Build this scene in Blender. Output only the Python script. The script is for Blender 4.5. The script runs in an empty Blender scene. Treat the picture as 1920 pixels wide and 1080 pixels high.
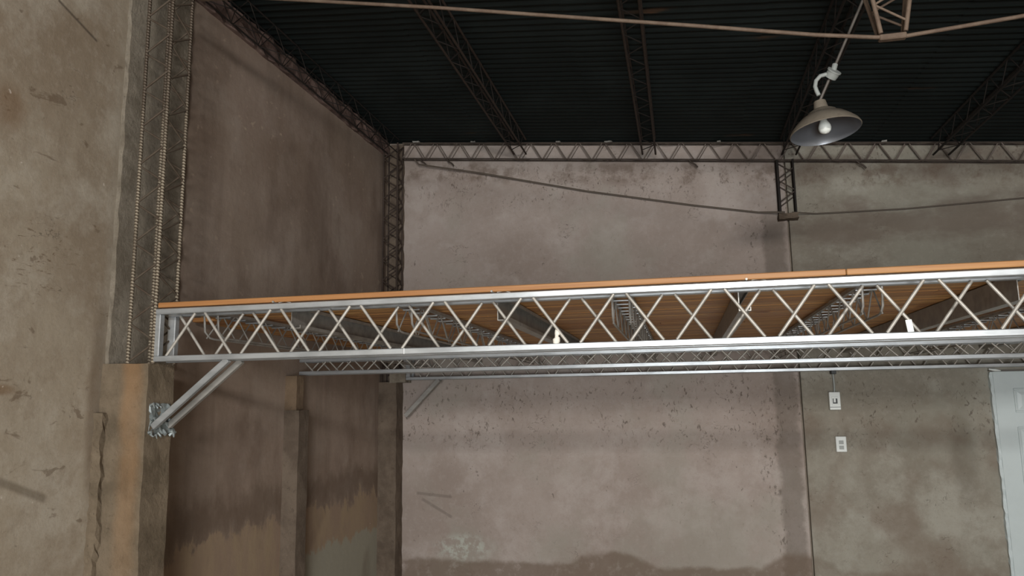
import bpy, bmesh, math, random
from mathutils import Vector, Matrix, Euler
random.seed(7)
S = bpy.context.scene
COL = S.collection
ZC = 1.9                                   # eye height above the floor
D = 6.42                                   # back wall
Y1, Y2, Y3 = 3.0, 4.77, 6.27               # front planes of the three floor trusses
XR, YF = 6.8, -4.2                         # right wall, front wall

# ------------------------------------------------------------------ camera
cam = bpy.data.cameras.new('camera')
co = bpy.data.objects.new('camera', cam)
COL.objects.link(co)
cam.sensor_width = 36.0
cam.lens = 36.0 * 1407.1 / 1920.0
cam.clip_start = 0.05
yaw, pitch, roll = 0.2184, 0.1515, -0.0151
cy, sy, cp, sp, cr, sr = (math.cos(yaw), math.sin(yaw), math.cos(pitch), math.sin(pitch), math.cos(roll), math.sin(roll))
r = Vector((cy, sy, 0)); f = Vector((-sy, cy, 0)); u = Vector((0, 0, 1))
f, u = f * cp + u * sp, u * cp - f * sp
r, u = r * cr + u * sr, u * cr - r * sr
co.matrix_world = Matrix(((r.x, u.x, -f.x, 2.6073), (r.y, u.y, -f.y, 0), (r.z, u.z, -f.z, ZC), (0, 0, 0, 1)))
S.camera = co
# ------------------------------------------------------------------ light
w = bpy.data.worlds.new('World'); S.world = w; w.use_nodes = True
w.node_tree.nodes['Background'].inputs[0].default_value = (0.75, 0.86, 1.0, 1)
w.node_tree.nodes['Background'].inputs[1].default_value = 0.5

def area(name, loc, sx, sz, power, colr):
    l = bpy.data.lights.new(name, 'AREA'); l.shape = 'RECTANGLE'; l.size = sx; l.size_y = sz
    l.energy = power; l.color = colr
    o = bpy.data.objects.new(name, l); COL.objects.link(o)
    o.location = loc; o.rotation_euler = (math.radians(90), 0, 0)      # shines into the hall (+y)
    return o
area('transom_daylight', (3.5, YF - 0.12, 3.34), 1.3, 0.34, 370, (1.0, 0.97, 0.93))
area('gate_daylight', (3.5, YF - 0.12, 1.15), 3.0, 2.2, 450, (0.95, 0.98, 1.0))
S.view_settings.view_transform = 'Standard'
S.view_settings.look = 'None'
S.view_settings.gamma = 1
S.view_settings.use_curve_mapping = False
S.view_settings.exposure = -0.08


# ------------------------------------------------------------------ materials
def lin(c):
    return tuple(((v / 255) / 12.92 if v / 255 <= 0.04045 else ((v / 255 + 0.055) / 1.055) ** 2.4) for v in c) + (1,)


class Mat:
    def __init__(s, name):
        s.m = bpy.data.materials.new(name); s.m.use_nodes = True
        s.t = s.m.node_tree; s.b = s.t.nodes['Principled BSDF']
        geo = s.t.nodes.new('ShaderNodeNewGeometry'); sep = s.t.nodes.new('ShaderNodeSeparateXYZ')
        s.t.links.new(geo.outputs['Position'], sep.inputs[0])
        s.P = geo.outputs['Position']; s.X, s.Y, s.Z = sep.outputs

    def put(s, inp, v):
        if hasattr(v, 'is_output'): s.t.links.new(v, inp)
        else: inp.default_value = v

    def math(s, op, a, b=0.0, c=0.0):
        n = s.t.nodes.new('ShaderNodeMath'); n.operation = op
        s.put(n.inputs[0], a); s.put(n.inputs[1], b); s.put(n.inputs[2], c)
        return n.outputs[0]

    def add(s, a, b): return s.math('ADD', a, b)
    def mul(s, a, b): return s.math('MULTIPLY', a, b)
    def inv(s, a): return s.math('SUBTRACT', 1.0, a)

    def scale(s, v, st):
        n = s.t.nodes.new('ShaderNodeVectorMath'); n.operation = 'MULTIPLY'
        s.put(n.inputs[0], v); n.inputs[1].default_value = st
        return n.outputs[0]

    def noise(s, sc, det=4, ro=0.55, st=(1, 1, 1), off=0.0, dist=0.0):
        n = s.t.nodes.new('ShaderNodeTexNoise')
        v = s.scale(s.P, st)
        if off:
            q = s.t.nodes.new('ShaderNodeVectorMath'); q.inputs[1].default_value = (off, off * 1.7, off * .6)
            s.t.links.new(v, q.inputs[0]); v = q.outputs[0]
        s.t.links.new(v, n.inputs['Vector'])
        n.inputs['Scale'].default_value = sc; n.inputs['Detail'].default_value = det
        n.inputs['Roughness'].default_value = ro; n.inputs['Distortion'].default_value = dist
        return n.outputs['Fac']

    def ramp(s, x, lo, hi):
        n = s.t.nodes.new('ShaderNodeMapRange'); n.interpolation_type = 'SMOOTHSTEP'
        s.put(n.inputs[0], x); n.inputs[1].default_value = lo; n.inputs[2].default_value = hi
        return n.outputs[0]

    def band(s, x, lo, hi, soft):
        return s.mul(s.ramp(x, lo - soft, lo + soft), s.inv(s.ramp(x, hi - soft, hi + soft)))

    def spot(s, a, b, a0, b0, ra, rb, edge=0.5):
        # soft ellipse mask in the plane of coordinates a, b
        da = s.mul(s.add(a, -a0), 1 / ra); db = s.mul(s.add(b, -b0), 1 / rb)
        d = s.math('SQRT', s.add(s.mul(da, da), s.mul(db, db)))
        return s.inv(s.ramp(d, 1 - edge, 1 + edge))

    def stroke(s, a, b, a0, b0, a1, b1, wd, soft=0.5):
        # soft line segment mask
        L = math.hypot(a1 - a0, b1 - b0); ta, tb = (a1 - a0) / L, (b1 - b0) / L
        pa, pb = s.add(a, -(a0 + a1) / 2), s.add(b, -(b0 + b1) / 2)
        al = s.add(s.mul(pa, ta), s.mul(pb, tb)); ac = s.add(s.mul(pa, -tb), s.mul(pb, ta))
        al = s.math('ABSOLUTE', al); ac = s.math('ABSOLUTE', ac)
        return s.mul(s.inv(s.ramp(al, L / 2 - wd, L / 2 + wd)), s.inv(s.ramp(ac, wd * (1 - soft), wd * (1 + soft))))

    def mix(s, fac, a, b, mode='MIX'):
        n = s.t.nodes.new('ShaderNodeMix'); n.data_type = 'RGBA'; n.blend_type = mode
        s.put(n.inputs[0], fac); s.put(n.inputs[6], a); s.put(n.inputs[7], b)
        return n.outputs[2]

    def bump(s, h, strength=0.3, dist=0.01):
        n = s.t.nodes.new('ShaderNodeBump'); n.inputs['Strength'].default_value = strength
        n.inputs['Distance'].default_value = dist; s.put(n.inputs['Height'], h)
        s.t.links.new(n.outputs[0], s.b.inputs['Normal'])

    def rnd(s):
        n = s.t.nodes.new('ShaderNodeObjectInfo'); return n.outputs['Random']

    def out(s, colr, rough=0.8, metal=0.0, spec=None):
        s.put(s.b.inputs['Base Color'], colr); s.put(s.b.inputs['Roughness'], rough); s.put(s.b.inputs['Metallic'], metal)
        if spec is not None: s.b.inputs['Specular IOR Level'].default_value = spec
        return s.m


def plaster_common(m, c, dark, lite, pit=0.6, seed=0.0):
    ink = lin((66, 55, 47))
    c = m.mix(m.ramp(m.noise(0.9, 8, 0.62, off=seed + 3), 0.38, 0.66), c, dark)
    c = m.mix(m.mul(m.ramp(m.noise(1.9, 8, 0.68, off=seed + 9), 0.47, 0.66), 0.75), c, lite)
    c = m.mix(m.mul(m.ramp(m.noise(6, 8, 0.72, off=seed + 1, dist=0.4), 0.47, 0.66), 0.45), c, dark)
    c = m.mix(m.mul(m.ramp(m.noise(22, 5, 0.7, off=seed + 2), 0.48, 0.7), 0.3), c, lite)
    c = m.mix(m.mul(m.ramp(m.noise(75, 4, 0.7, off=seed + 4), 0.5, 0.72), 0.35), c, dark)
    # trowel nicks in loose flocks
    nick = m.mul(m.ramp(m.noise(42, 3, 0.6, off=seed + 5, st=(1, 1, 0.6), dist=0.5), 0.66, 0.72), m.ramp(m.noise(2.6, 4, 0.6, off=seed + 6), 0.45, 0.6))
    c = m.mix(m.mul(nick, pit), c, ink)
    # hairline cracks and drag marks
    rd = m.math('ABSOLUTE', m.add(m.noise(2.4, 5, 0.6, off=seed + 7, st=(1, 1, 1.6)), -0.5))
    crack = m.mul(m.inv(m.ramp(rd, 0.0, 0.006)), m.ramp(m.noise(3.1, 3, 0.6, off=seed + 13), 0.55, 0.66))
    c = m.mix(m.mul(crack, 0.55), c, ink)
    return c


def make_left_wall():
    m = Mat('plaster_left_wall')
    y, z = m.Y, m.Z
    base, dark, lite = lin((152, 140, 122)), lin((130, 115, 97)), lin((168, 159, 144))
    c = plaster_common(m, base, dark, lite, 0.35)
    # far stretch behind the column: browner and darker
    far = m.ramp(y, 3.1, 3.5)
    c = m.mix(m.mul(far, 0.6), c, m.mix(m.ramp(m.noise(1.1, 5, 0.6, off=21), 0.35, 0.65), lin((126, 106, 95)), lin((147, 129, 119))))
    st = m.noise(2.2, 5, 0.6, st=(1, 1.6, 0.12), off=11)
    c = m.mix(m.mul(m.mul(m.ramp(st, 0.48, 0.7), far), 0.4), c, lin((96, 80, 68)))
    # ragged pale repair low on the far stretch, greener patch below it
    edge = m.add(z, m.mul(m.add(m.noise(5, 5, 0.7, st=(1, 1, 0.5), off=2), -0.5), 0.5))
    low = m.mul(m.inv(m.ramp(edge, 1.15, 1.19)), far)
    c = m.mix(m.mul(m.mul(m.band(edge, 1.17, 1.38, 0.09), far), 0.55), c, lin((84, 68, 54)))
    c = m.mix(m.mul(low, 0.9), c, m.mix(m.ramp(m.noise(4, 4, 0.6, st=(1, 1.5, 0.4), off=4), 0.35, 0.65), lin((150, 131, 106)), lin((142, 122, 104))))
    low2 = m.mul(m.inv(m.ramp(edge, 0.86, 0.9)), m.ramp(y, 4.85, 4.95))
    c = m.mix(m.mul(low2, 0.85), c, lin((146, 144, 130)))
    # scuffs on the near stretch
    near = m.inv(far)
    scr = m.noise(6, 4, 0.6, st=(1, 1.0, 2.2), off=31, dist=0.6)
    c = m.mix(m.mul(m.mul(m.ramp(scr, 0.63, 0.69), near), 0.5), c, lin((86, 66, 48)))
    sc2 = m.mul(m.ramp(m.noise(30, 4, 0.65, st=(1, 0.5, 1.6), off=51, dist=0.8), 0.58, 0.66), m.spot(y, z, 2.58, 2.54, 0.22, 0.16, 0.6))
    c = m.mix(m.mul(sc2, 0.7), c, lin((92, 70, 50)))
    c = m.mix(m.mul(m.stroke(y, z, 2.44, 1.645, 2.72, 1.53, 0.016, 0.6), 0.5), c, lin((80, 68, 52)))
    c = m.mix(m.mul(m.spot(y, z, 2.39, 3.12, 0.07, 0.09), 0.5), c, lin((110, 82, 56)))
    c = m.mix(m.mul(m.spot(y, z, 2.46, 1.98, 0.06, 0.02), 0.6), c, lin((112, 84, 56)))
    c = m.mix(m.mul(m.spot(y, z, 2.96, 1.95, 0.05, 0.4), 0.55), c, lin((96, 78, 60)))
    c = m.mix(m.mul(m.stroke(y, z, 2.58, 3.69, 2.815, 3.61, 0.006, 0.9), 0.7), c, lin((60, 50, 42)))
    # grey mortar where the column was let in
    c = m.mix(m.mul(m.band(y, 2.98, 3.3, 0.05), 0.5), c, lin((122, 114, 102)))
    # hole behind the lattice, its inner shade painted on the flat wall
    c = m.mix(m.spot(y, z, 3.385, 2.615, 0.04, 0.06, 0.25), c, lin((34, 24, 18)))
    # pale specks
    sp_ = m.ramp(m.noise(26, 2, 0.5, off=8), 0.74, 0.8)
    c = m.mix(m.mul(sp_, 0.6), c, lin((200, 188, 176)))
    fl = m.mul(m.ramp(m.noise(14, 4, 0.6, off=38, st=(1, 1, 1.3)), 0.60, 0.68), m.mul(m.ramp(m.noise(1.6, 3, 0.6, off=35), 0.46, 0.6), m.mul(far, m.ramp(z, 2.3, 2.8))))
    c = m.mix(m.mul(fl, 0.5), c, lin((178, 160, 140)))
    c = m.mix(m.mul(m.mul(m.ramp(m.noise(1.5, 5, 0.6, off=44, st=(1, 1, 0.6)), 0.5, 0.66), far), 0.4), c, lin((92, 74, 62)))
    m.bump(m.noise(9, 8, 0.7), 0.35, 0.012)
    return m.out(c, 0.88, 0, 0.25)


def make_back_wall(right):
    m = Mat('plaster_back_wall_right' if right else 'plaster_back_wall')
    x, z = m.X, m.Z
    if right: base, dark, lite = lin((143, 138, 126)), lin((124, 117, 105)), lin((158, 155, 144))
    else: base, dark, lite = lin((158, 146, 138)), lin((143, 130, 121)), lin((170, 160, 153))
    c = plaster_common(m, base, dark, lite, 0.55, 40)
    c = m.mix(m.mul(m.ramp(m.noise(0.75, 6, 0.6, off=61), 0.48, 0.62), 0.5), c, lin((150, 147, 136)) if not right else lin((134, 132, 120)))
    # pits and trowel nicks, denser in a few belts
    belt = m.add(m.band(z, 1.55, 2.08, 0.12), m.add(m.band(z, 3.65, 4.0, 0.1), 0.12))
    nick = m.noise(38, 4, 0.65, st=(1, 1, 0.55), off=12, dist=0.8)
    c = m.mix(m.math('MINIMUM', m.mul(m.mul(m.ramp(nick, 0.57, 0.64), m.mul(belt, m.ramp(m.noise(3.5, 4, 0.6, off=33), 0.38, 0.55))), 0.6), 1.0), c, lin((78, 66, 58)))
    # mottled darker upper half of the right panel
    if right:
        c = m.mix(m.mul(m.mul(m.ramp(z, 2.7, 3.2), m.ramp(m.noise(2.4, 5, 0.6, st=(0.7, 1, 1.5), off=6), 0.4, 0.62)), 0.7), c, lin((104, 92, 82)))
        c = m.mix(m.mul(m.mul(m.inv(m.ramp(z, 1.9, 2.2)), m.ramp(m.noise(2.2, 4, 0.6, off=16), 0.46, 0.66)), 0.55), c, lin((112, 97, 84)))
        c = m.mix(m.mul(m.spot(x, z, 4.67, 1.45, 0.09, 0.3), 0.35), c, lin((80, 70, 58)))
    else:
        wob = m.add(x, m.mul(m.add(m.noise(6, 5, 0.7, off=14), -0.5), 0.14))
        c = m.mix(m.mul(m.band(wob, 3.33, 3.5, 0.025), m.mul(0.5, m.inv(m.ramp(z, 3.3, 3.5)))), c, lin((88, 80, 70)))
        c = m.mix(m.mul(m.spot(x, z, 3.3, 3.98, 0.25, 0.12), 0.6), c, lin((92, 80, 72)))  # shade at the roof beam painted into the plaster as a dark smudge
        ring = m.mul(m.band(wob, 3.2, 3.36, 0.04), m.mul(m.ramp(m.noise(34, 4, 0.65, off=18, st=(1, 1, 0.6)), 0.56, 0.64), m.ramp(m.noise(4, 3, 0.6, off=28), 0.42, 0.55)))
        c = m.mix(m.mul(ring, 0.6), c, lin((76, 66, 58)))
        c = m.mix(m.mul(m.stroke(x, z, 0.3, 1.13, 0.62, 1.1, 0.012), 0.35), c, lin((84, 74, 68)))
        c = m.mix(m.mul(m.stroke(x, z, 0.35, 1.08, 0.62, 0.93, 0.012), 0.35), c, lin((84, 74, 68)))
    # broken darker band under the roof beam
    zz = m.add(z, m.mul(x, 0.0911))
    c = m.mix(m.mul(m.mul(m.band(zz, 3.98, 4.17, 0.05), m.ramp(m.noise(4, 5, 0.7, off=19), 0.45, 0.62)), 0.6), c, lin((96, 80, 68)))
    # damp tide mark at the foot
    foot = m.add(z, m.mul(m.add(m.noise(7, 6, 0.65, off=23), -0.5), 0.10))
    zw = m.add(z, m.mul(m.add(m.noise(5, 6, 0.65, off=25), -0.5), 0.12))
    hump = m.math('MAXIMUM', m.spot(x, zw, 1.98, 0.30, 0.52, 0.38, 0.07), m.math('MAXIMUM', m.spot(x, zw, 3.45, 0.30, 0.40, 0.40, 0.07), m.inv(m.ramp(foot, 0.55, 0.60))))
    foot = m.math('MINIMUM', m.add(hump, 0.0), m.ramp(m.noise(9, 5, 0.7, off=24), 0.2, 0.5))
    c = m.mix(m.mul(foot, 0.72 if not right else 0.4), c, lin((104, 88, 74)))
    c = m.mix(m.mul(m.mul(m.spot(x, z, 0.72, 0.68, 0.22, 0.1), m.ramp(m.noise(12, 4, 0.7, off=27), 0.45, 0.6)), 0.7), c, lin((176, 180, 170)))
    m.bump(m.noise(10, 8, 0.7, off=5), 0.35, 0.01)
    return m.out(c, 0.88, 0, 0.25)


def make_concrete(name, base, dark, orange=0.0):
    m = Mat(name)
    c = m.mix(m.ramp(m.noise(4, 6, 0.7), 0.36, 0.66), lin(base), lin(dark))
    c = m.mix(m.mul(m.ramp(m.noise(30, 4, 0.7, off=3), 0.6, 0.72), 0.5), c, lin((66, 58, 48)))
    if orange:
        o = m.mul(m.band(m.add(m.X, m.mul(m.add(m.noise(5, 4, 0.6, off=6), -0.5), 0.06)), 0.12, 0.215, 0.03), m.ramp(m.noise(2.0, 4, 0.6, st=(1, 1, 0.5), off=9), 0.3, 0.6))
        c = m.mix(m.mul(o, m.mul(m.ramp(m.Z, 0.6, 1.95), orange)), c, lin((148, 112, 76)))
    m.bump(m.noise(22, 8, 0.75), 0.7, 0.02)
    return m.out(c, 0.92, 0, 0.2)


def make_galv(name, base, rough, metal):
    m = Mat(name)
    n = m.noise(18, 4, 0.6, st=(0.25, 1, 1))
    c = m.mix(m.ramp(n, 0.35, 0.7), lin(base), tuple(v * 0.72 for v in lin(base)[:3]) + (1,))
    c = m.mix(m.mul(m.ramp(m.noise(3.5, 5, 0.7, off=4), 0.55, 0.75), 0.4), c, lin((128, 132, 132)))
    rg = m.add(rough - 0.06, m.mul(m.noise(9, 4, 0.6, off=2), 0.14))
    m.bump(m.noise(14, 3, 0.5, st=(0.4, 1, 1)), 0.12, 0.01)
    return m.out(c, rg, metal)


def make_rust(name, base, rust, amt=0.55, rough=0.75, metal=0.2):
    m = Mat(name)
    c = m.mix(m.mul(m.ramp(m.noise(14, 6, 0.7), 0.38, 0.62), amt), lin(base), lin(rust))
    m.bump(m.noise(120, 3, 0.6), 0.4, 0.004)
    return m.out(c, rough, metal)


def make_rebar(name, base, dark):
    # ribbed bar, the ribs are worn bright: a wave along z
    m = Mat(name)
    wv = m.math('SINE', m.mul(m.add(m.Z, m.mul(m.Y, 0.4)), 420.0))
    c = m.mix(m.ramp(wv, -0.2, 0.7), lin(dark), lin(base))
    c = m.mix(m.ramp(m.noise(3, 4, 0.6), 0.5, 0.7), c, lin(dark))
    c = m.mix(m.mul(m.ramp(m.add(m.Z, m.noise(6, 4, 0.6, off=3)), 3.5, 4.1), 0.85), c, lin((70, 58, 47)))
    m.bump(wv, 0.5, 0.004)
    return m.out(c, 0.6, 0.35)


def make_wood():
    m = Mat('pine_boards')
    g = m.noise(34, 6, 0.65, st=(0.035, 1, 1.0), dist=0.3)
    c = m.mix(m.ramp(g, 0.3, 0.72), lin((196, 152, 96)), lin((162, 114, 66)))
    c = m.mix(m.mul(m.ramp(m.noise(110, 4, 0.6, st=(0.02, 1, 1.0), off=3), 0.5, 0.68), 0.45), c, lin((128, 80, 44)))
    c = m.mix(m.mul(m.rnd(), 0.8), c, lin((138, 90, 52)))
    k = m.noise(5.5, 2, 0.5, st=(0.6, 1, 1), off=7)
    c = m.mix(m.mul(m.ramp(k, 0.72, 0.78), 0.7), c, lin((96, 50, 24)))
    return m.out(c, 0.55, 0, 0.4)


def make_roof():
    m = Mat('sooty_roof_sheet')
    c = m.mix(m.ramp(m.noise(1.3, 5, 0.65), 0.4, 0.7), lin((16, 23, 22)), lin((27, 34, 33)))
    rust = m.mul(m.ramp(m.noise(3.2, 4, 0.6, st=(0.25, 2.2, 1), off=5), 0.66, 0.74), 0.5)
    c = m.mix(rust, c, lin((84, 58, 38)))
    return m.out(c, 0.6, 0.0, 0.3)


def plain(name, c, rough=0.6, metal=0.0, var=0.0):
    m = Mat(name)
    cc = lin(c)
    if var: cc = m.mix(m.mul(m.ramp(m.noise(12, 5, 0.65), 0.4, 0.7), var), cc, tuple(v * 0.45 for v in cc[:3]) + (1,))
    return m.out(cc, rough, metal)


M = {}
M['left'] = make_left_wall()
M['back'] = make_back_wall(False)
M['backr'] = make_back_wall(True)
M['ped'] = make_concrete('concrete_pedestal', (122, 108, 90), (98, 86, 70), 0.5)
M['pil'] = make_concrete('concrete_pilaster', (112, 99, 86), (90, 78, 67))
M['pilo'] = make_concrete('ochre_mortar', (116, 98, 79), (98, 82, 66))
M['mortar'] = make_concrete('grey_mortar', (138, 129, 115), (108, 99, 86))
M['band'] = make_concrete('rough_brown_mortar', (122, 102, 94), (84, 68, 62))
M['fleck'] = make_concrete('pale_grey_lump', (150, 148, 142), (112, 108, 102))
M['floor'] = make_concrete('concrete_floor', (204, 194, 180), (180, 171, 159))
M['plain'] = make_concrete('plain_plaster', (150, 138, 124), (126, 114, 100))
M['galv'] = make_galv('galvanized_chord', (186, 190, 192), 0.37, 0.66)
M['rod'] = make_galv('galvanized_rod', (172, 167, 158), 0.5, 0.35)
M['galvd'] = make_galv('dull_galvanized_channel', (158, 155, 149), 0.48, 0.45)
M['foil'] = make_galv('silver_paint', (150, 157, 156), 0.45, 0.5)
M['wood'] = make_wood()
M['roof'] = make_roof()
M['dark'] = make_rust('dark_sooty_steel', (28, 24, 21), (40, 31, 25), 0.6)
M['purl'] = make_rust('brown_purlin_steel', (62, 50, 42), (46, 35, 28), 0.6)
M['rust'] = make_rust('rusty_roof_steel', (102, 86, 72), (78, 60, 48), 0.6)
M['wallrod'] = make_rust('weathered_lattice_rod', (82, 72, 60), (66, 50, 38), 0.6)
M['rebar'] = make_rebar('ribbed_bar', (158, 147, 128), (92, 80, 66))
M['beam'] = make_rust('painted_beam_steel', (76, 66, 58), (56, 46, 40), 0.6)
M['beamrod'] = make_rust('pale_beam_rod', (118, 107, 99), (94, 82, 72), 0.6)
M['wire'] = plain('grey_brown_wire', (84, 74, 64), 0.7)
M['shade'] = make_rust('beige_enamel', (114, 106, 94), (94, 84, 73), 0.4, 0.45, 0.0)
M['shadein'] = plain('grey_reflector', (128, 132, 138), 0.3, 0.6)
M['bulb'] = plain('white_bulb', (224, 228, 222), 0.3)
M['pipe'] = plain('grey_pvc', (150, 154, 150), 0.5, 0, 0.15)
M['conduit'] = plain('dull_conduit', (104, 98, 92), 0.55, 0.3, 0.2)
M['door'] = plain('pale_grey_door_paint', (186, 196, 196), 0.5, 0, 0.06)
M['white'] = plain('white_plastic', (214, 218, 214), 0.45)
M['black'] = plain('black_plastic', (26, 28, 28), 0.5)
M['rag'] = plain('white_cloth', (222, 216, 204), 0.9)
M['steelbolt'] = plain('zinc_bolt', (206, 208, 204), 0.4, 0.5)


# ------------------------------------------------------------------ geometry helpers
class MB:
    def __init__(s): s.v = []; s.f = []; s.smooth = False

    def box(s, x0, x1, y0, y1, z0, z1):
        n = len(s.v)
        s.v += [(x0, y0, z0), (x1, y0, z0), (x1, y1, z0), (x0, y1, z0), (x0, y0, z1), (x1, y0, z1), (x1, y1, z1), (x0, y1, z1)]
        s.f += [tuple(n + i for i in q) for q in ((0, 3, 2, 1), (4, 5, 6, 7), (0, 1, 5, 4), (1, 2, 6, 5), (2, 3, 7, 6), (3, 0, 4, 7))]
        return s

    def hexa(s, pts):                        # eight corners in the order of box()
        n = len(s.v); s.v += [tuple(p) for p in pts]
        s.f += [tuple(n + i for i in q) for q in ((0, 3, 2, 1), (4, 5, 6, 7), (0, 1, 5, 4), (1, 2, 6, 5), (2, 3, 7, 6), (3, 0, 4, 7))]
        return s

    def beam(s, a, b, wd, h, up=(0, 0, 1)):  # rectangular bar from a to b
        a, b, up = Vector(a), Vector(b), Vector(up)
        t = (b - a).normalized(); sd = t.cross(up).normalized(); up = sd.cross(t)
        p = []
        for q in (a, b):
            for i, j in ((-1, -1), (1, -1), (1, 1), (-1, 1)):
                p.append(q + sd * (i * wd / 2) + up * (j * h / 2))
        n = len(s.v); s.v += [tuple(q) for q in p]
        s.f += [tuple(n + i for i in q) for q in ((3, 2, 1, 0), (4, 5, 6, 7), (0, 1, 5, 4), (1, 2, 6, 5), (2, 3, 7, 6), (3, 0, 4, 7))]
        return s

    def tube(s, pts, rad, seg=8, cap=True):
        pts = [Vector(p) for p in pts]; rings = []
        rads = rad if isinstance(rad, (list, tuple)) else [rad] * len(pts)
        t0 = (pts[1] - pts[0]).normalized()
        nrm = t0.orthogonal().normalized()
        for i, p in enumerate(pts):
            t = ((pts[min(i + 1, len(pts) - 1)] - pts[max(i - 1, 0)])).normalized()
            nrm = (nrm - t * nrm.dot(t)).normalized(); bn = t.cross(nrm)
            ring = []
            for k in range(seg):
                a = 2 * math.pi * k / seg
                ring.append(len(s.v)); s.v.append(tuple(p + (nrm * math.cos(a) + bn * math.sin(a)) * rads[i]))
            rings.append(ring)
        for a, b in zip(rings, rings[1:]):
            for k in range(seg): s.f.append((a[k], a[(k + 1) % seg], b[(k + 1) % seg], b[k]))
        if cap: s.f.append(tuple(reversed(rings[0]))); s.f.append(tuple(rings[-1]))
        s.smooth = True
        return s

    def lathe(s, prof, seg=32, mat=None):    # prof = [(radius, z)], turned about z then moved by mat
        rings = []
        for rr, zz in prof:
            ring = []
            for k in range(seg):
                a = 2 * math.pi * k / seg
                p = Vector((rr * math.cos(a), rr * math.sin(a), zz))
                ring.append(len(s.v)); s.v.append(tuple(mat @ p if mat else p))
            rings.append(ring)
        for a, b in zip(rings, rings[1:]):
            for k in range(seg): s.f.append((a[k], a[(k + 1) % seg], b[(k + 1) % seg], b[k]))
        s.smooth = True
        return s

    def build(s, name, mat, parent=None, bevel=0.0, recalc=True):
        me = bpy.data.meshes.new(name); me.from_pydata(s.v, [], s.f)
        if recalc:
            bm = bmesh.new(); bm.from_mesh(me); bmesh.ops.recalc_face_normals(bm, faces=bm.faces); bm.to_mesh(me); bm.free()
        if s.smooth:
            for p in me.polygons: p.use_smooth = True
            try: me.set_sharp_from_angle(angle=math.radians(50))
            except Exception: pass
        me.materials.append(mat)
        o = bpy.data.objects.new(name, me); COL.objects.link(o)
        if parent:
            o.parent = parent; o.location = -world_loc(parent)
        if bevel:
            b = o.modifiers.new('bevel', 'BEVEL'); b.width = bevel; b.segments = 1; b.limit_method = 'ANGLE'
        return o


def world_loc(o):
    l = Vector((0, 0, 0))
    while o: l += o.location; o = o.parent
    return l


def tag(o, label=None, cat=None, group=None, kind=None):
    if label: o['label'] = label
    if cat: o['category'] = cat
    if group: o['group'] = group
    if kind: o['kind'] = kind
    return o


def thing(name, loc, label, cat, group=None):
    o = bpy.data.objects.new(name, None); COL.objects.link(o); o.location = loc; o.empty_display_size = 0.1
    return tag(o, label, cat, group)


_rods = {}


def rod(name, a, b, rad, mat, parent):
    """one straight bar as an object; bars share one unit mesh per material"""
    a, b = Vector(a), Vector(b)
    if mat.name not in _rods:
        mb = MB(); mb.tube([(0, 0, 0), (0, 0, 1)], 1.0, 8)
        me = bpy.data.meshes.new(name); me.from_pydata(mb.v, [], mb.f)
        for p in me.polygons: p.use_smooth = len(p.vertices) == 4
        me.materials.append(mat); _rods[mat.name] = me
    o = bpy.data.objects.new(name, _rods[mat.name]); COL.objects.link(o)
    d = b - a
    o.parent = parent; o.location = a - world_loc(parent)
    o.rotation_mode = 'QUATERNION'; o.rotation_quaternion = Vector((0, 0, 1)).rotation_difference(d)
    o.scale = (rad, rad, d.length)
    return o


def zigzag(name, org, ax, up, length, h, period, phase, flat, rad, mat, parent):
    """bars of a lattice web; peaks at phase + k*period along ax, flats of the bent rod hidden on the chords"""
    org, ax, up = Vector(org), Vector(ax).normalized(), Vector(up).normalized()
    k = math.floor(-phase / period) - 1
    out = []
    while True:
        pk = phase + k * period
        if pk - period / 2 > length: break
        for s0, s1 in (((pk - period / 2 + flat / 2, 0), (pk - flat / 2, 1)), ((pk + flat / 2, 1), (pk + period / 2 - flat / 2, 0))):
            if s0[0] < -1e-3 or s1[0] > length + 1e-3: continue
            out.append(rod(name, org + ax * s0[0] + up * (h * s0[1]), org + ax * s1[0] + up * (h * s1[1]), rad, mat, parent))
        k += 1
    return out


def struct(o): o['kind'] = 'structure'; return o


def zroof(x): return ZC + 2.4588 - 0.0911 * x


# ------------------------------------------------------------------ the shell
struct(MB().box(-0.25, XR + 0.2, YF - 0.2, D + 0.2, -0.15, 0).build('floor', M['floor']))

# left wall with its pilasters and the rough course under the roof
wl = struct(MB().box(-0.2, 0.0, YF - 0.2, D + 0.2, 0, ZC + 2.30).build('wall_left', M['left']))


def rough_box(name, x0, x1, y0, y1, z0, z1, nx, ny, nz, amp, mat, parent, seed=0):
    rnd = random.Random(seed); bm = bmesh.new()
    bmesh.ops.create_cube(bm, size=1.0)
    def cuts(axis, n):
        for i in range(1, n):
            co_ = [0, 0, 0]; co_[axis] = -0.5 + i / n; no = [0, 0, 0]; no[axis] = 1
            bmesh.ops.bisect_plane(bm, geom=bm.verts[:] + bm.edges[:] + bm.faces[:], plane_co=co_, plane_no=no)
    cuts(0, nx); cuts(1, ny); cuts(2, nz)
    for v in bm.verts:
        v.co = Vector((x0 + (v.co.x + .5) * (x1 - x0), y0 + (v.co.y + .5) * (y1 - y0), z0 + (v.co.z + .5) * (z1 - z0)))
        v.co += Vector((rnd.uniform(-1, 1), rnd.uniform(-1, 1), rnd.uniform(-.6, .6))) * amp
    me = bpy.data.meshes.new(name); bm.to_mesh(me); bm.free(); me.materials.append(mat)
    o = bpy.data.objects.new(name, me); COL.objects.link(o)
    if parent: o.parent = parent; o.location = -world_loc(parent)
    return o


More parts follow.
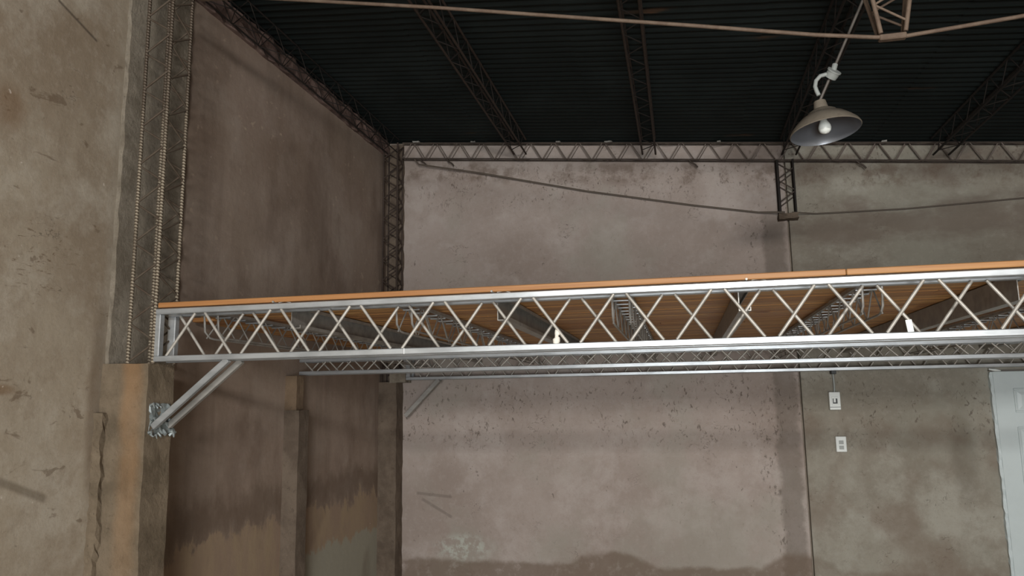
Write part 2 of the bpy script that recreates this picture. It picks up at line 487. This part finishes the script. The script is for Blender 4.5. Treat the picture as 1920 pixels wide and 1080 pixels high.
rough_box('mortar_course', -0.2, 0.022, 0.2, D, ZC + 2.30, zroof(0) - 0.015, 1, 90, 4, 0.014, M['band'], wl, 3)
rough_box('pedestal', -0.02, 0.246, 2.985, 3.165, 0, ZC + 0.203, 4, 3, 26, 0.0045, M['ped'], wl, 5)
rough_box('mortar_spill', -0.02, 0.045, 2.955, 3.0, 0, ZC - 0.02, 2, 2, 60, 0.007, M['ped'], wl, 6)
rough_box('mortar_rib', -0.02, 0.022, 3.0, 3.46, ZC + 0.203, zroof(0) - 0.02, 2, 2, 40, 0.005, M['mortar'], wl, 8)
rough_box('pilaster', -0.02, 0.11, 4.64, 4.775, 0, ZC - 0.03, 2, 2, 20, 0.002, M['pil'], wl, 9)
rough_box('pilaster_neck', -0.02, 0.085, 4.645, 4.74, ZC - 0.03, ZC + 0.2, 2, 2, 6, 0.002, M['pilo'], wl, 10)
rough_box('corner_pilaster', -0.02, 0.166, 6.26, D + 0.01, 0, ZC + 0.195, 4, 3, 30, 0.004, M['pil'], wl, 11)

# back wall: two plaster panels either side of an open joint
SEAM = 3.535
wb = struct(MB().box(-0.2, XR + 0.2, D + 0.04, D + 0.2, 0, 1).build('wall_back', M['plain']))
wb.data.clear_geometry()
me = MB()
me.hexa([(-0.2, D + .04, 0), (XR + .2, D + .04, 0), (XR + .2, D + .2, 0), (-0.2, D + .2, 0),
         (-0.2, D + .04, zroof(-.2)), (XR + .2, D + .04, zroof(XR + .2)), (XR + .2, D + .2, zroof(XR + .2)), (-0.2, D + .2, zroof(-.2))])
wb.data.from_pydata(me.v, [], me.f)


def panel(x0, x1, y0, mat):
    p = MB()
    t0, t1 = zroof(x0) - 0.02, zroof(x1) - 0.02
    p.hexa([(x0, y0, 0), (x1, y0, 0), (x1, D + .04, 0), (x0, D + .04, 0), (x0, y0, t0), (x1, y0, t1), (x1, D + .04, t1), (x0, D + .04, t0)])
    return p.build('plaster_panel', mat, wb, 0.004)


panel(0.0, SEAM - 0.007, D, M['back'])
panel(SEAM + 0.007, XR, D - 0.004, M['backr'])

rnd = random.Random(77)
for fx in (0.27, 0.83, 1.62, 2.05, 3.0, 4.28):  # pale lumps added along the roof edge above the beam
    q = rnd.uniform(.012, .035)
    rough_box('pale_fleck', fx, fx + q * 2, D - 0.07, D - 0.01, zroof(fx) - 0.028, zroof(fx) - 0.014, 3, 2, 1, 0.005, M['fleck'], wb, int(fx * 100))

struct(MB().hexa([(XR, YF, 0), (XR + .2, YF, 0), (XR + .2, D, 0), (XR, D, 0), (XR, YF, zroof(XR)), (XR + .2, YF, zroof(XR)), (XR + .2, D, zroof(XR)), (XR, D, zroof(XR))]).build('wall_right', M['plain']))
fw = MB()
GX0, GX1, GZ = 1.95, 5.05, 3.55
fw.box(-0.2, GX0, YF - .2, YF, 0, 4.4).box(GX1, XR + .2, YF - .2, YF, 0, 4.4).box(GX0, GX1, YF - .2, YF, GZ, 4.4).box(GX0, GX1, YF - .16, YF - .02, 2.80, 2.88)
struct(fw.build('wall_front', M['plain']))

# roof: corrugated sheets, the corrugations run across the hall
ceil = bpy.data.objects.new('ceiling', None); COL.objects.link(ceil); ceil.location = (0, 0, 4.0); struct(ceil)


def roof_sheet(x0, x1, k):
    pitch_, amp, sub = 0.076, 0.0125, 8
    n = int((D + 0.2 - (YF - 0.2)) / pitch_ * sub)
    mb = MB(); xs = (x0, x1)
    for i in range(n + 1):
        y = YF - 0.2 + i * pitch_ / sub
        zz = amp * math.sin(2 * math.pi * i / sub) + (k % 2) * 0.003
        for x in xs: mb.v.append((x, y, zroof(x) + 0.012 + zz))
        for x in xs: mb.v.append((x, y, zroof(x) + 0.0132 + zz))
        if i:
            a, b = (i - 1) * 4, i * 4
            mb.f += [(a, a + 1, b + 1, b), (a + 2, b + 2, b + 3, a + 3)]
    mb.smooth = True
    o = mb.build('roof_sheet', M['roof'], ceil, recalc=False)
    return o


xs = [-0.25, 0.95, 2.05, 3.15, 4.25, 5.35, 6.45, 7.05]
for k in range(len(xs) - 1): roof_sheet(xs[k] - 0.03, xs[k + 1] + 0.03, k)

# ------------------------------------------------------------------ roof steel
def box_lattice(name, loc, label, cat, group, A, B, wv, hv, chord_r, web_r, period, mats, faces, phase=0.0, flat=0.0, shift=0.5):
    """straight lattice member from A to B; wv, hv = vectors across and up; faces = which sides carry webs"""
    t = thing(name, loc, label, cat, group)
    A, B, wv, hv = Vector(A), Vector(B), Vector(wv), Vector(hv)
    L = (B - A).length; ax = (B - A).normalized()
    for q in (Vector((0, 0, 0)), wv, hv, wv + hv):
        rod('chord', A + q, B + q, chord_r, mats[0], t)
    for fc in faces:
        if fc == 'near': zigzag('web_rod', A, ax, hv, L, hv.length, period, phase, flat, web_r, mats[1], t)
        if fc == 'far': zigzag('web_rod', A + wv, ax, hv, L, hv.length, period, phase + period * shift, flat, web_r, mats[1], t)
        if fc == 'low': zigzag('web_rod', A, ax, wv, L, wv.length, period, phase, flat, web_r, mats[1], t)
        if fc == 'top': zigzag('web_rod', A + hv, ax, wv, L, wv.length, period, phase + period * 0.5, flat, web_r, mats[1], t)
    return t


plabels = ['dark lattice purlin tight against the top of the left wall',
           'brown lattice purlin under the roof, first one clear of the left wall',
           'rusty lattice purlin under the roof, meeting the back wall near its middle',
           'black lattice purlin under the roof, directly behind the hanging lamp',
           'black lattice purlin under the roof, right of the hanging lamp',
           'dark lattice purlin under the roof, rightmost of all the purlins']
for i, x in enumerate([0.10, 1.30, 2.43, 3.56, 4.69, 5.82]):
    zb = zroof(x) - 0.145
    box_lattice('roof_purlin', (x, 3, zb), plabels[i], 'purlin', 'lattice purlins under the roof',
                (x - 0.055, 1.2, zb), (x - 0.055, D - 0.12, zb), (0.11, 0, -0.01), (0, 0, 0.135), 0.005 if i == 0 else 0.008, 0.003 if i == 0 else 0.0036, 0.30,
                (M['purl'] if i in (1, 2) else M['dark'], M['dark']), ('near', 'far', 'low'), 0.05, 0.02)

# beam let into the top of the back wall, its hooks hang below
bA = Vector((0.17, D - 0.065, ZC + 2.280 - 0.0911 * 0.17))
bB = Vector((XR, D - 0.065, ZC + 2.280 - 0.0911 * XR))
bt = box_lattice('lattice_beam', (3.4, D - 0.06, bA.z), 'long lattice beam along the top of the back wall under the roof', 'beam', None,
                 bA, bB, (0, 0.05, 0.0), (0, 0, 0.15), 0.0065, 0.0042, 0.222, (M['beam'], M['beamrod']), ('near', 'far'), 0.1, 0.02, 0.06)
rnd = random.Random(4)
for hx in (0.36, 0.62, 2.78, 4.10):
    z = ZC + 2.280 - 0.0911 * hx
    MB().tube([(hx - .02, D - .07, z), (hx, D - .075, z - .03), (hx + .03, D - .075, z - .05), (hx + .05, D - .07, z - .075)], 0.007, 6).build('hook', M['beam'], bt)
# drips of mortar pushed out along both chords
md = MB(); x = 0.25
while x < XR - 0.3:
    l = rnd.uniform(.08, .22); z = ZC + 2.280 - 0.0911 * x
    for zz in (z, z + 0.15):
        if rnd.random() < .8:
            md.tube([(x, D - .068, zz - .004), (x + l * .5, D - .072, zz - .016 * rnd.random() - .006 - .0455 * l), (x + l, D - .068, zz - .004 - .0911 * l)], 0.0045, 5)
    x += l + rnd.uniform(.0, .06)
md.build('wire_tie', M['beam'], bt)

# columns: ribbed bars with bent-rod webs
colA = thing('lattice_column', (0.12, 3.0, ZC + 0.2), 'tall lattice column of ribbed bars on concrete pedestal at left wall', 'column')
x0, x1, y0, y1, z0, z1 = 0.118, 0.25, 3.005, 3.15, ZC + 0.2, zroof(0.2) - 0.02
for cx, cyy in ((x0, y0), (x1, y0), (x0, y1), (x1, y1)): rod('chord', (cx, cyy, z0), (cx, cyy, z1), 0.0085, M['rebar'], colA)
zigzag('web_rod', (x0, y0, z0), (0, 0, 1), (1, 0, 0), z1 - z0, x1 - x0, 0.19, 0.10, 0.012, 0.005, M['wallrod'], colA)
zigzag('web_rod', (x0, y1, z0), (0, 0, 1), (1, 0, 0), z1 - z0, x1 - x0, 0.19, 0.19, 0.012, 0.005, M['wallrod'], colA)
zigzag('web_rod', (x1, y0, z0), (0, 0, 1), (0, 1, 0), z1 - z0, y1 - y0, 0.19, 0.14, 0.012, 0.005, M['wallrod'], colA)

colB = thing('lattice_column', (0.1, 6.3, ZC + 0.2), 'dark lattice column standing in the back left corner', 'column')
x0, x1, y0, y1, z0, z1 = 0.02, 0.155, D - 0.15, D - 0.02, ZC + 0.2, zroof(0.1) - 0.06
for cx, cyy in ((x0, y0), (x1, y0), (x0, y1), (x1, y1)): rod('chord', (cx, cyy, z0), (cx, cyy, z1), 0.009, M['purl'], colB)
zigzag('web_rod', (x0, y0, z0), (0, 0, 1), (1, 0, 0), z1 - z0, x1 - x0, 0.19, 0.05, 0.012, 0.0065, M['purl'], colB)
zigzag('web_rod', (x0, y1, z0), (0, 0, 1), (1, 0, 0), z1 - z0, x1 - x0, 0.19, 0.14, 0.012, 0.0065, M['purl'], colB)
zigzag('web_rod', (x1, y0, z0), (0, 0, 1), (0, 1, 0), z1 - z0, y1 - y0, 0.19, 0.10, 0.012, 0.0065, M['purl'], colB)
rough_box('corner_mortar', -0.02, 0.165, D - 0.02, D + 0.02, ZC + 0.19, zroof(0) - 0.04, 3, 2, 40, 0.006, M['pil'], wl, 15)

colC = thing('lattice_column', (3.54, D - 0.05, ZC + 1.48), 'short stub of lattice column below the roof beam on back wall', 'column')
x0, x1, y0, y1, z0, z1 = 3.468, 3.592, D - 0.075, D - 0.015, ZC + 1.50, ZC + 2.280 - 0.0911 * 3.54
for cx, cyy in ((x0, y0), (x1, y0), (x0, y1), (x1, y1)): rod('chord', (cx, cyy, z0), (cx, cyy, z1), 0.011 if cx == x0 else 0.008, M['dark'], colC)
zigzag('web_rod', (x0, y0, z0), (0, 0, 1), (1, 0, 0), z1 - z0, x1 - x0, 0.2, 0.19, 0.012, 0.0055, M['beam'], colC)
zigzag('web_rod', (x0, y1, z0), (0, 0, 1), (1, 0, 0), z1 - z0, x1 - x0, 0.2, 0.16, 0.012, 0.0055, M['beam'], colC)
rough_box('mortar_cap', 3.455, 3.605, D - 0.09, D + 0.01, ZC + 1.455, ZC + 1.50, 4, 2, 2, 0.008, M['pil'], colC, 16)

# main roof truss above the column: tie rod, hanging post, top chords
rt = thing('roof_truss', (3.48, 3.05, ZC + 1.4), 'rusty roof truss with hanging post and long tie rod near the ceiling', 'truss')
MB().tube([(0.2, 3.08, ZC + 2.075), (1.0, 3.07, ZC + 1.915), (1.57, 3.06, ZC + 1.80), (2.73, 3.05, ZC + 1.553), (3.2, 3.05, ZC + 1.452), (3.43, 3.05, ZC + 1.412), (3.54, 3.05, ZC + 1.405),
           (3.93, 3.05, ZC + 1.432), (5.0, 3.05, ZC + 1.53), (XR, 3.05, ZC + 1.69)], 0.0085, 8).build('tie_rod', M['rust'], rt)
MB().box(3.437, 3.538, 3.04, 3.07, ZC + 1.396, ZC + 1.420).build('tie_plate', M['rust'], rt, 0.004)
tz = zroof(3.48) - 0.22
pc = []
for sx in (-1, 1):
    for sy_ in (-1, 1):
        a = Vector((3.487 + sx * 0.045, 3.055 + sy_ * 0.02, ZC + 1.42)); b = Vector((3.487 + sx * 0.13, 3.055 + sy_ * 0.08, tz))
        rod('chord', a, b, 0.009, M['rust'], rt); pc.append((a, b))
for q0, q1 in ((0, 2), (1, 3)):
    k = 0
    for i in range(6):
        t0, t1 = 0.08 + i * 0.15, 0.08 + (i + 1) * 0.15
        pa = pc[q0 if i % 2 else q1]; pb = pc[q1 if i % 2 else q0]
        rod('web_rod', pa[0].lerp(pa[1], t0), pb[0].lerp(pb[1], t1), 0.005, M['rust'], rt)
for yy in (2.97, 3.14):
    for dz in (-0.15, -0.36):
        MB().beam((0.3, yy, zroof(0.3) + dz), (XR, yy, zroof(XR) + dz), 0.03, 0.03).build('top_chord', M['rust'], rt)
    zigzag('web_rod', (0.3, yy, zroof(0.3) - 0.36), (1, 0, -0.0911), (0, 0, 1), 6.4, 0.21, 0.36, 0.1, 0.02, 0.006, M['rust'], rt)

# ------------------------------------------------------------------ mezzanine: trusses, joists, deck
ZB, ZT = ZC + 0.209, ZC + 0.452            # bottom and top of the floor trusses
XE = XR - 0.02


def floor_truss(label, x0, yf, zt, wid, ch, period, phase, flat, rad, ends=True):
    t = thing('floor_truss', (x0, yf, ZB), label, 'truss', 'galvanized trusses of the mezzanine')
    cw = 0.034
    for yy in (yf, yf + wid - cw):
        MB().box(x0, XE, yy, yy + cw, ZB, ZB + ch).build('bottom_chord', M['galv'], t, 0.003)
        MB().box(x0, XE, yy, yy + cw, zt - ch, zt).build('top_chord', M['galv'], t, 0.003)
    h = zt - ZB - 2 * ch
    for k, yy in enumerate((yf + 0.012, yf + wid - cw - rad)):
        zigzag('web_bar', (x0, yy, ZB + ch), (1, 0, 0), (0, 0, 1), XE - x0, h, period, phase - x0 + k * period * 0.5, flat, rad, M['rod'], t)
    if ends:
        for yy in (yf, yf + wid - cw):
            MB().box(x0 + (0 if yy == yf else .0), x0 + 0.04, yy + .001, yy + cw, ZB + ch, zt - ch).build('end_post', M['galv'], t, 0.003)
    return t


tA = floor_truss('bright galvanized truss nearest the camera, along the front edge of the wooden deck', 0.24, Y1, ZT, 0.14, 0.0255, 0.3808, 0.479, 0.05, 0.0068)
tB = floor_truss('low galvanized truss in the middle, resting on the left wall below the joists', 0.03, Y2, ZC + 0.322, 0.13, 0.0255, 0.186, 0.425, 0.03, 0.0050, False)
tC = floor_truss('galvanized truss at the rear, running close along the back wall', 0.245, Y3, ZT, 0.13, 0.0255, 0.3808, 0.60, 0.05, 0.0062)
# knee braces
for yy in (Y1 + 0.017, Y1 + 0.123):
    MB().beam((0.63, yy, ZB + 0.002), (0.262, yy, ZC - 0.085), 0.028, 0.026, (0, 1, 0)).build('knee_brace', M['galv'] if yy < 3.05 else M['galvd'], tA, 0.003)
rough_box('weld_plate', 0.238, 0.25, 3.01, 3.15, ZC - 0.12, ZC + 0.02, 1, 7, 7, 0.009, M['foil'], tA, 21)
rnd = random.Random(8); mb = MB()
for i in range(26):
    yy = rnd.uniform(3.0, 3.17); zz = ZC + rnd.uniform(-.13, .02); rr = rnd.uniform(.004, .012)
    mb.tube([(0.25, yy, zz), (0.258 + rr, yy + rnd.uniform(-.01, .01), zz + rnd.uniform(-.02, .01)), (0.262 + rr, yy, zz - .012)], [rr, rr * .8, rr * .3], 6)
mb.build('silver_weld_splash', M['foil'], tA)['kind'] = 'stuff'
# small bolts and tube ends on the near top chord
for i, bx in enumerate((0.853, 1.855, 2.872, 3.88)):
    MB().tube([(bx, Y1 - 0.006, ZT + 0.007), (bx, Y1 + 0.05, ZT + 0.007)], 0.0045, 10).build('bolt', M['galvd'], tA)
    MB().tube([(bx + .02, Y1 + .01, ZT + 0.004), (bx + .05, Y1 + .012, ZT + 0.008), (bx + .075, Y1 + .02, ZT + 0.003)], 0.002, 6).build('tie_wire', M['galvd'], tA)
rod('weld_seam', (1.47, Y1 - .0005, ZB + .001), (1.47, Y1 - .0005, ZB + .025), 0.003, M['steelbolt'], tA)
# rear brace: open channel
mb = MB()
a, b = Vector((0.545, Y3 + 0.04, ZB)), Vector((0.24, Y3 + 0.04, ZC - 0.10))
mb.beam(a + Vector((0.012, 0, -0.012)), b + Vector((0.012, 0, -0.012)), 0.06, 0.004, (1, 0, -1))
mb.beam(a + Vector((0, -.03, 0)), b + Vector((0, -.03, 0)), 0.004, 0.03, (1, 0, -1)); mb.beam(a + Vector((0, .03, 0)), b + Vector((0, .03, 0)), 0.004, 0.03, (1, 0, -1))
mb.build('knee_brace', M['galvd'], tC)
rough_box('mortar_seat', 0.10, 0.25, Y3 - 0.02, Y3 + 0.12, ZB - 0.02, ZB + 0.06, 3, 3, 3, 0.005, M['mortar'], wl, 22)

# channel joists
cl = ['channel joist first from the left wall', 'channel joist behind the knotted rag, second from the left',
      'pale channel joist with open dark end, third from the left', 'long channel joist with open end, fourth from the left', 'channel joist beyond the right edge of the photo']
JZ0, JZ1 = ZC + 0.352, ZC + 0.452
for i, x in enumerate((0.885, 1.865, 2.87, 3.88, 4.87)):
    t = thing('channel_joist', (x, 4.7, JZ0), ('dull ' if i < 2 else '') + cl[i] + ', under the boards', 'joist', 'channel joists under the deck')
    mb = MB(); ya, yb = Y1 + 0.142, Y3 + 0.125
    mb.box(x - .022, x - .0185, ya, yb, JZ0, JZ1); mb.box(x - .0185, x + .026, ya, yb, JZ0, JZ0 + .0035); mb.box(x - .0185, x + .026, ya, yb, JZ1 - .0035, JZ1)
    mb.box(x + .0225, x + .026, ya, yb, JZ0 + .0035, JZ0 + .016); mb.box(x + .0225, x + .026, ya, yb, JZ1 - .016, JZ1 - .0035)
    mb.build('channel', M['galvd'], t)
# lattice joists: two flat top bars, two bottom rods bent up at the end, rungs across
ll = ['closest to the left wall', 'second from the left wall', 'third from the left, seen end-on', 'right of the pale open-ended channel joist', 'at the right edge of the photo', 'beyond the right edge of the photo']
LZ = ZC + 0.325
for i, x in enumerate((0.44, 1.41, 2.375, 3.355, 4.35, 5.33)):
    t = thing('lattice_joist', (x, 4.7, LZ), 'thin steel lattice joist with rungs under the boards, ' + ll[i], 'joist', 'lattice joists under the deck')
    ya, yb = Y1 + 0.15, Y3 + 0.11; hw = 0.04
    for s in (-1, 1):
        MB().box(x + s * hw - .008, x + s * hw + .008, ya, yb, JZ1 - .018, JZ1 - .004).build('top_bar', M['galvd'], t)
        MB().tube([(x + s * hw * .9, ya, JZ1 - .012), (x + s * hw * .9, ya + .012, LZ + .03), (x + s * hw * .9, ya + .05, LZ + .004), (x + s * hw * .9, ya + .09, LZ), (x + s * hw * .9, yb, LZ)], 0.0050, 6).build('bottom_rod', M['galvd'], t)
        zigzag('web_rod', (x + s * hw * .9, ya, LZ), (0, 1, 0), (0, 0, 1), yb - ya, JZ1 - .014 - LZ, 0.26, 0.15, 0.015, 0.0036, M['galvd'], t)
    y = ya + 0.10
    while y < yb - 0.05:
        rod('rung', (x - hw, y, JZ1 - .022), (x + hw, y, JZ1 - .022), 0.0042, M['galv'], t); y += 0.13

# deck of narrow tongue-and-groove boards, laid along the hall
dk = thing('mezzanine_deck', (3.2, 4.7, ZC + 0.456), 'orange pine board deck lying on the galvanized trusses', 'deck')
rnd = random.Random(12)
WP = 0.0965
row = 0; y = Y1 - 0.002
while y < D - 0.09:
    xa = 0.262 if row < 2 else (0.215 if y < 3.5 else 0.03 if y < 6.1 else 0.19)
    joints = [3.235] if row == 0 else []
    if row:
        q = xa + rnd.uniform(0.7, 3.0)
        while q < XE - 0.5: joints.append(q); q += rnd.uniform(2.4, 3.2)
    for xb in joints + [XE]:
        zo = rnd.uniform(-.0012, .0012) if row else 0
        dz0 = ZC + 0.4535 + zo
        MB().box(xa + .001, xb - .001, y + .0030, y + WP - .0030, dz0 + .004, ZC + 0.481).build('plank', M['wood'], dk, 0.003)
        xa = xb
    y += WP; row += 1

# small things lying on the near truss
rg = MB(); seg = 9
P = [(2.118, .012, -.002), (2.12, .016, .012), (2.124, .011, .022), (2.121, .007, .03), (2.126, .013, .038), (2.122, .009, .05), (2.118, .003, .056)]
rg.tube([(q[0], Y1 + 0.014, ZB + 0.027 + q[2]) for q in P], [q[1] for q in P], seg)
tag(rg.build('rag', M['rag']), 'small white knotted rag on the bottom chord of the front truss', 'rag')
ps = MB().beam((3.441, Y1 + 0.010, ZB + 0.0255), (3.436, Y1 + 0.012, ZB + 0.072), 0.022, 0.004, (0, 1, 0))
tag(ps.build('plastic_strip', M['white'], None, 0.001), 'short white strip standing on the bottom chord of the front truss, right side', 'strip')

# ------------------------------------------------------------------ lamp
LP = Vector((3.372, 3.89, ZC + 1.385))
lamp = thing('pendant_lamp', tuple(LP), 'beige industrial pendant lamp with wide shade and bulb below the dark roof', 'lamp')
tilt = Matrix.Translation(LP) @ Euler((math.radians(-4), math.radians(-5), 0)).to_matrix().to_4x4()
outer = [(0.168, -0.060), (0.172, -0.056), (0.165, -0.040), (0.140, -0.012), (0.112, 0.014), (0.088, 0.026), (0.078, 0.030), (0.072, 0.044), (0.050, 0.058), (0.036, 0.064), (0.033, 0.085), (0.029, 0.108), (0.020, 0.112), (0.0, 0.113)]
MB().lathe(outer, 40, tilt).build('lamp_shade', M['shade'], lamp, recalc=False)
inner = [(0.168, -0.060), (0.160, -0.042), (0.136, -0.015), (0.108, 0.010), (0.070, 0.024), (0.0, 0.026)]
MB().lathe(inner, 40, tilt).build('reflector', M['shadein'], lamp, recalc=False)
MB().lathe([(0.018, 0.026), (0.018, -0.002), (0.024, -0.012), (0.030, -0.028), (0.031, -0.042), (0.026, -0.056), (0.014, -0.066), (0.0, -0.069)], 20, tilt).build('bulb', M['bulb'], lamp)
nk = tilt @ Vector((0, 0, 0.11))
top = Vector((3.66, 3.836, zroof(3.66) + 0.0))
jb = Vector((3.428, 3.866, ZC + 1.62))
MB().tube([nk, jb + Vector((-.005, 0.012, 0)), top], 0.0075, 8).build('conduit', M['conduit'], lamp)
gx = jb + Vector((-0.03, -0.005, 0.0))
MB().tube([gx, gx + Vector((-.03, 0, -.006)), gx + Vector((-.052, 0, -.03)), gx + Vector((-.058, 0, -.06)), gx + Vector((-.052, 0, -.085)), gx + Vector((-.044, 0, -.108))], 0.0105, 10).build('gooseneck', M['pipe'], lamp)
jrot = Matrix.Translation(jb) @ Euler((math.radians(50), 0, math.radians(38))).to_matrix().to_4x4()
bx = MB().lathe([(0.0, -0.02), (0.030, -0.02), (0.032, 0.0), (0.032, 0.012), (0.036, 0.013), (0.036, 0.020), (0.0, 0.021)], 20, jrot).build('junction_box', M['pipe'], lamp)
MB().tube([jb + Vector((0.004, 0.0, 0.012)), jb + Vector((.016, 0, .05))], 0.014, 10).build('pipe_sleeve', M['pipe'], lamp)

# ------------------------------------------------------------------ wires on the back wall
tag(MB().tube([(0.30, D - .10, ZC + 2.235), (0.335, D - .08, ZC + 2.188), (0.9, D - .05, ZC + 2.07), (1.88, D - .035, ZC + 1.825), (2.8, D - .03, ZC + 1.63), (3.3, D - .03, ZC + 1.535), (3.50, D - .09, ZC + 1.508)], 0.0075, 6).build('cable', M['wire']),
    'taut brown cable slanting down across the back wall from the beam corner', 'cable')
tag(MB().tube([(3.56, D - .09, ZC + 1.503), (3.75, D - .03, ZC + 1.493), (4.43, D - .025, ZC + 1.487), (5.26, D - .025, ZC + 1.512), (XR - .01, D - .03, ZC + 1.60)], 0.0055, 6).build('cable', M['wire']),
    'thin cable running right along the back wall from the column stub', 'cable')

# ------------------------------------------------------------------ electrics
YW = D - 0.004
br = thing('breaker_box', (3.777, YW, ZC - 0.094), 'white breaker box with dark switch window on back wall', 'breaker box')
MB().box(3.736, 3.818, YW - 0.05, YW, ZC - .094, ZC + .045).build('case', M['white'], br, 0.004)
MB().box(3.752, 3.802, YW - 0.054, YW - 0.05, ZC - .058, ZC + .008).build('frame', M['white'], br, 0.002)
MB().box(3.760, 3.794, YW - 0.0565, YW - 0.054, ZC - .046, ZC - .006).build('switch_window', M['black'], br)
MB().box(3.765, 3.781, YW - 0.062, YW - 0.0565, ZC - .036, ZC - .006).build('toggle', M['white'], br, 0.001)
MB().box(3.738, 3.816, YW - 0.0515, YW - 0.05, ZC - .0745, ZC - .071).build('cover_groove', M['black'], br)
MB().tube([(3.785, YW - .012, ZC + .045), (3.787, YW - .012, ZC + .10), (3.783, YW - .014, ZC + .21)], 0.0075, 8).build('cable_duct', M['pipe'], br)
ot = thing('wall_socket', (3.803, YW, ZC - 0.419), 'plain white double socket plate below the breaker box', 'socket')
MB().box(3.764, 3.842, YW - 0.026, YW, ZC - .419, ZC - .30).build('plate', M['white'], ot, 0.004)
for dz in (-.345, -.385):
    MB().box(3.786, 3.82, YW - 0.0285, YW - 0.026, ZC + dz - .014, ZC + dz + .014).build('outlet', M['pipe'], ot, 0.002)
jb2 = MB().box(3.762, 3.80, D - .07, D - .004, ZC + .185, ZC + .24)
tag(jb2.build('cable_box', M['black'], None, 0.003), 'small black cable box behind the rear truss above the breaker', 'cable box')

# ------------------------------------------------------------------ door
DX0, DX1, DZ1 = 4.912, 5.74, ZC + 0.178
dr = struct(MB().box(DX0, DX1, D - 0.04, D - 0.016, 0.0, DZ1).build('door_1', M['door'], None, 0.002))
cols = ((5.038, 5.262), (5.39, 5.614)); rows = ((ZC - 0.129, ZC + 0.05), (ZC - 0.95, ZC - 0.236), (0.22, ZC - 1.07))
for c0, c1 in cols:
    for r0, r1 in rows:
        mb = MB(); yf = D - 0.04
        for (a0, a1, b0, b1) in ((c0, c1, r0, r0 + .014), (c0, c1, r1 - .014, r1), (c0, c0 + .014, r0 + .014, r1 - .014), (c1 - .014, c1, r0 + .014, r1 - .014)):
            mb.box(a0, a1, yf - .008, yf + .002, b0, b1)
        mb.build('panel_moulding', M['door'], dr, 0.003)
        m_ = MB(); i = .048
        m_.hexa([(c0 + .02, yf - .0006, r0 + .02), (c1 - .02, yf - .0006, r0 + .02), (c1 - .02, yf + .004, r0 + .02), (c0 + .02, yf + .004, r0 + .02),
                 (c0 + .02, yf - .0006, r1 - .02), (c1 - .02, yf - .0006, r1 - .02), (c1 - .02, yf + .004, r1 - .02), (c0 + .02, yf + .004, r1 - .02)])
        m_.hexa([(c0 + i, yf - .007, r0 + i), (c1 - i, yf - .007, r0 + i), (c1 - .022, yf, r0 + .022), (c0 + .022, yf, r0 + .022),
                 (c0 + i, yf - .007, r1 - i), (c1 - i, yf - .007, r1 - i), (c1 - .022, yf, r1 - .022), (c0 + .022, yf, r1 - .022)])
        m_.build('raised_panel', M['door'], dr)
mb = MB().tube([(5.69, D - .04, 1.0), (5.69, D - .075, 1.0), (5.69, D - .09, 1.0)], [.012, .012, .026], 14)
mb.build('door_knob', M['steelbolt'], dr)
rough_box('filler_strip', DX0 - 0.02, DX0 + 0.004, D - 0.035, D, 0, DZ1, 1, 1, 60, 0.0045, M['door'], dr, 31)
MB().box(DX0 - .02, DX1 + .02, D - .03, D - .002, DZ1 + .004, DZ1 + .012).build('lintel_strip', M['conduit'], dr)
MB().tube([(DX0 - .02, D - .03, DZ1 + .02), (DX0 + .02, D - .035, DZ1 + .012), (DX0 + .06, D - .03, DZ1 + .006)], [.005, .011, .004], 8).build('foam_bead', M['white'], dr)
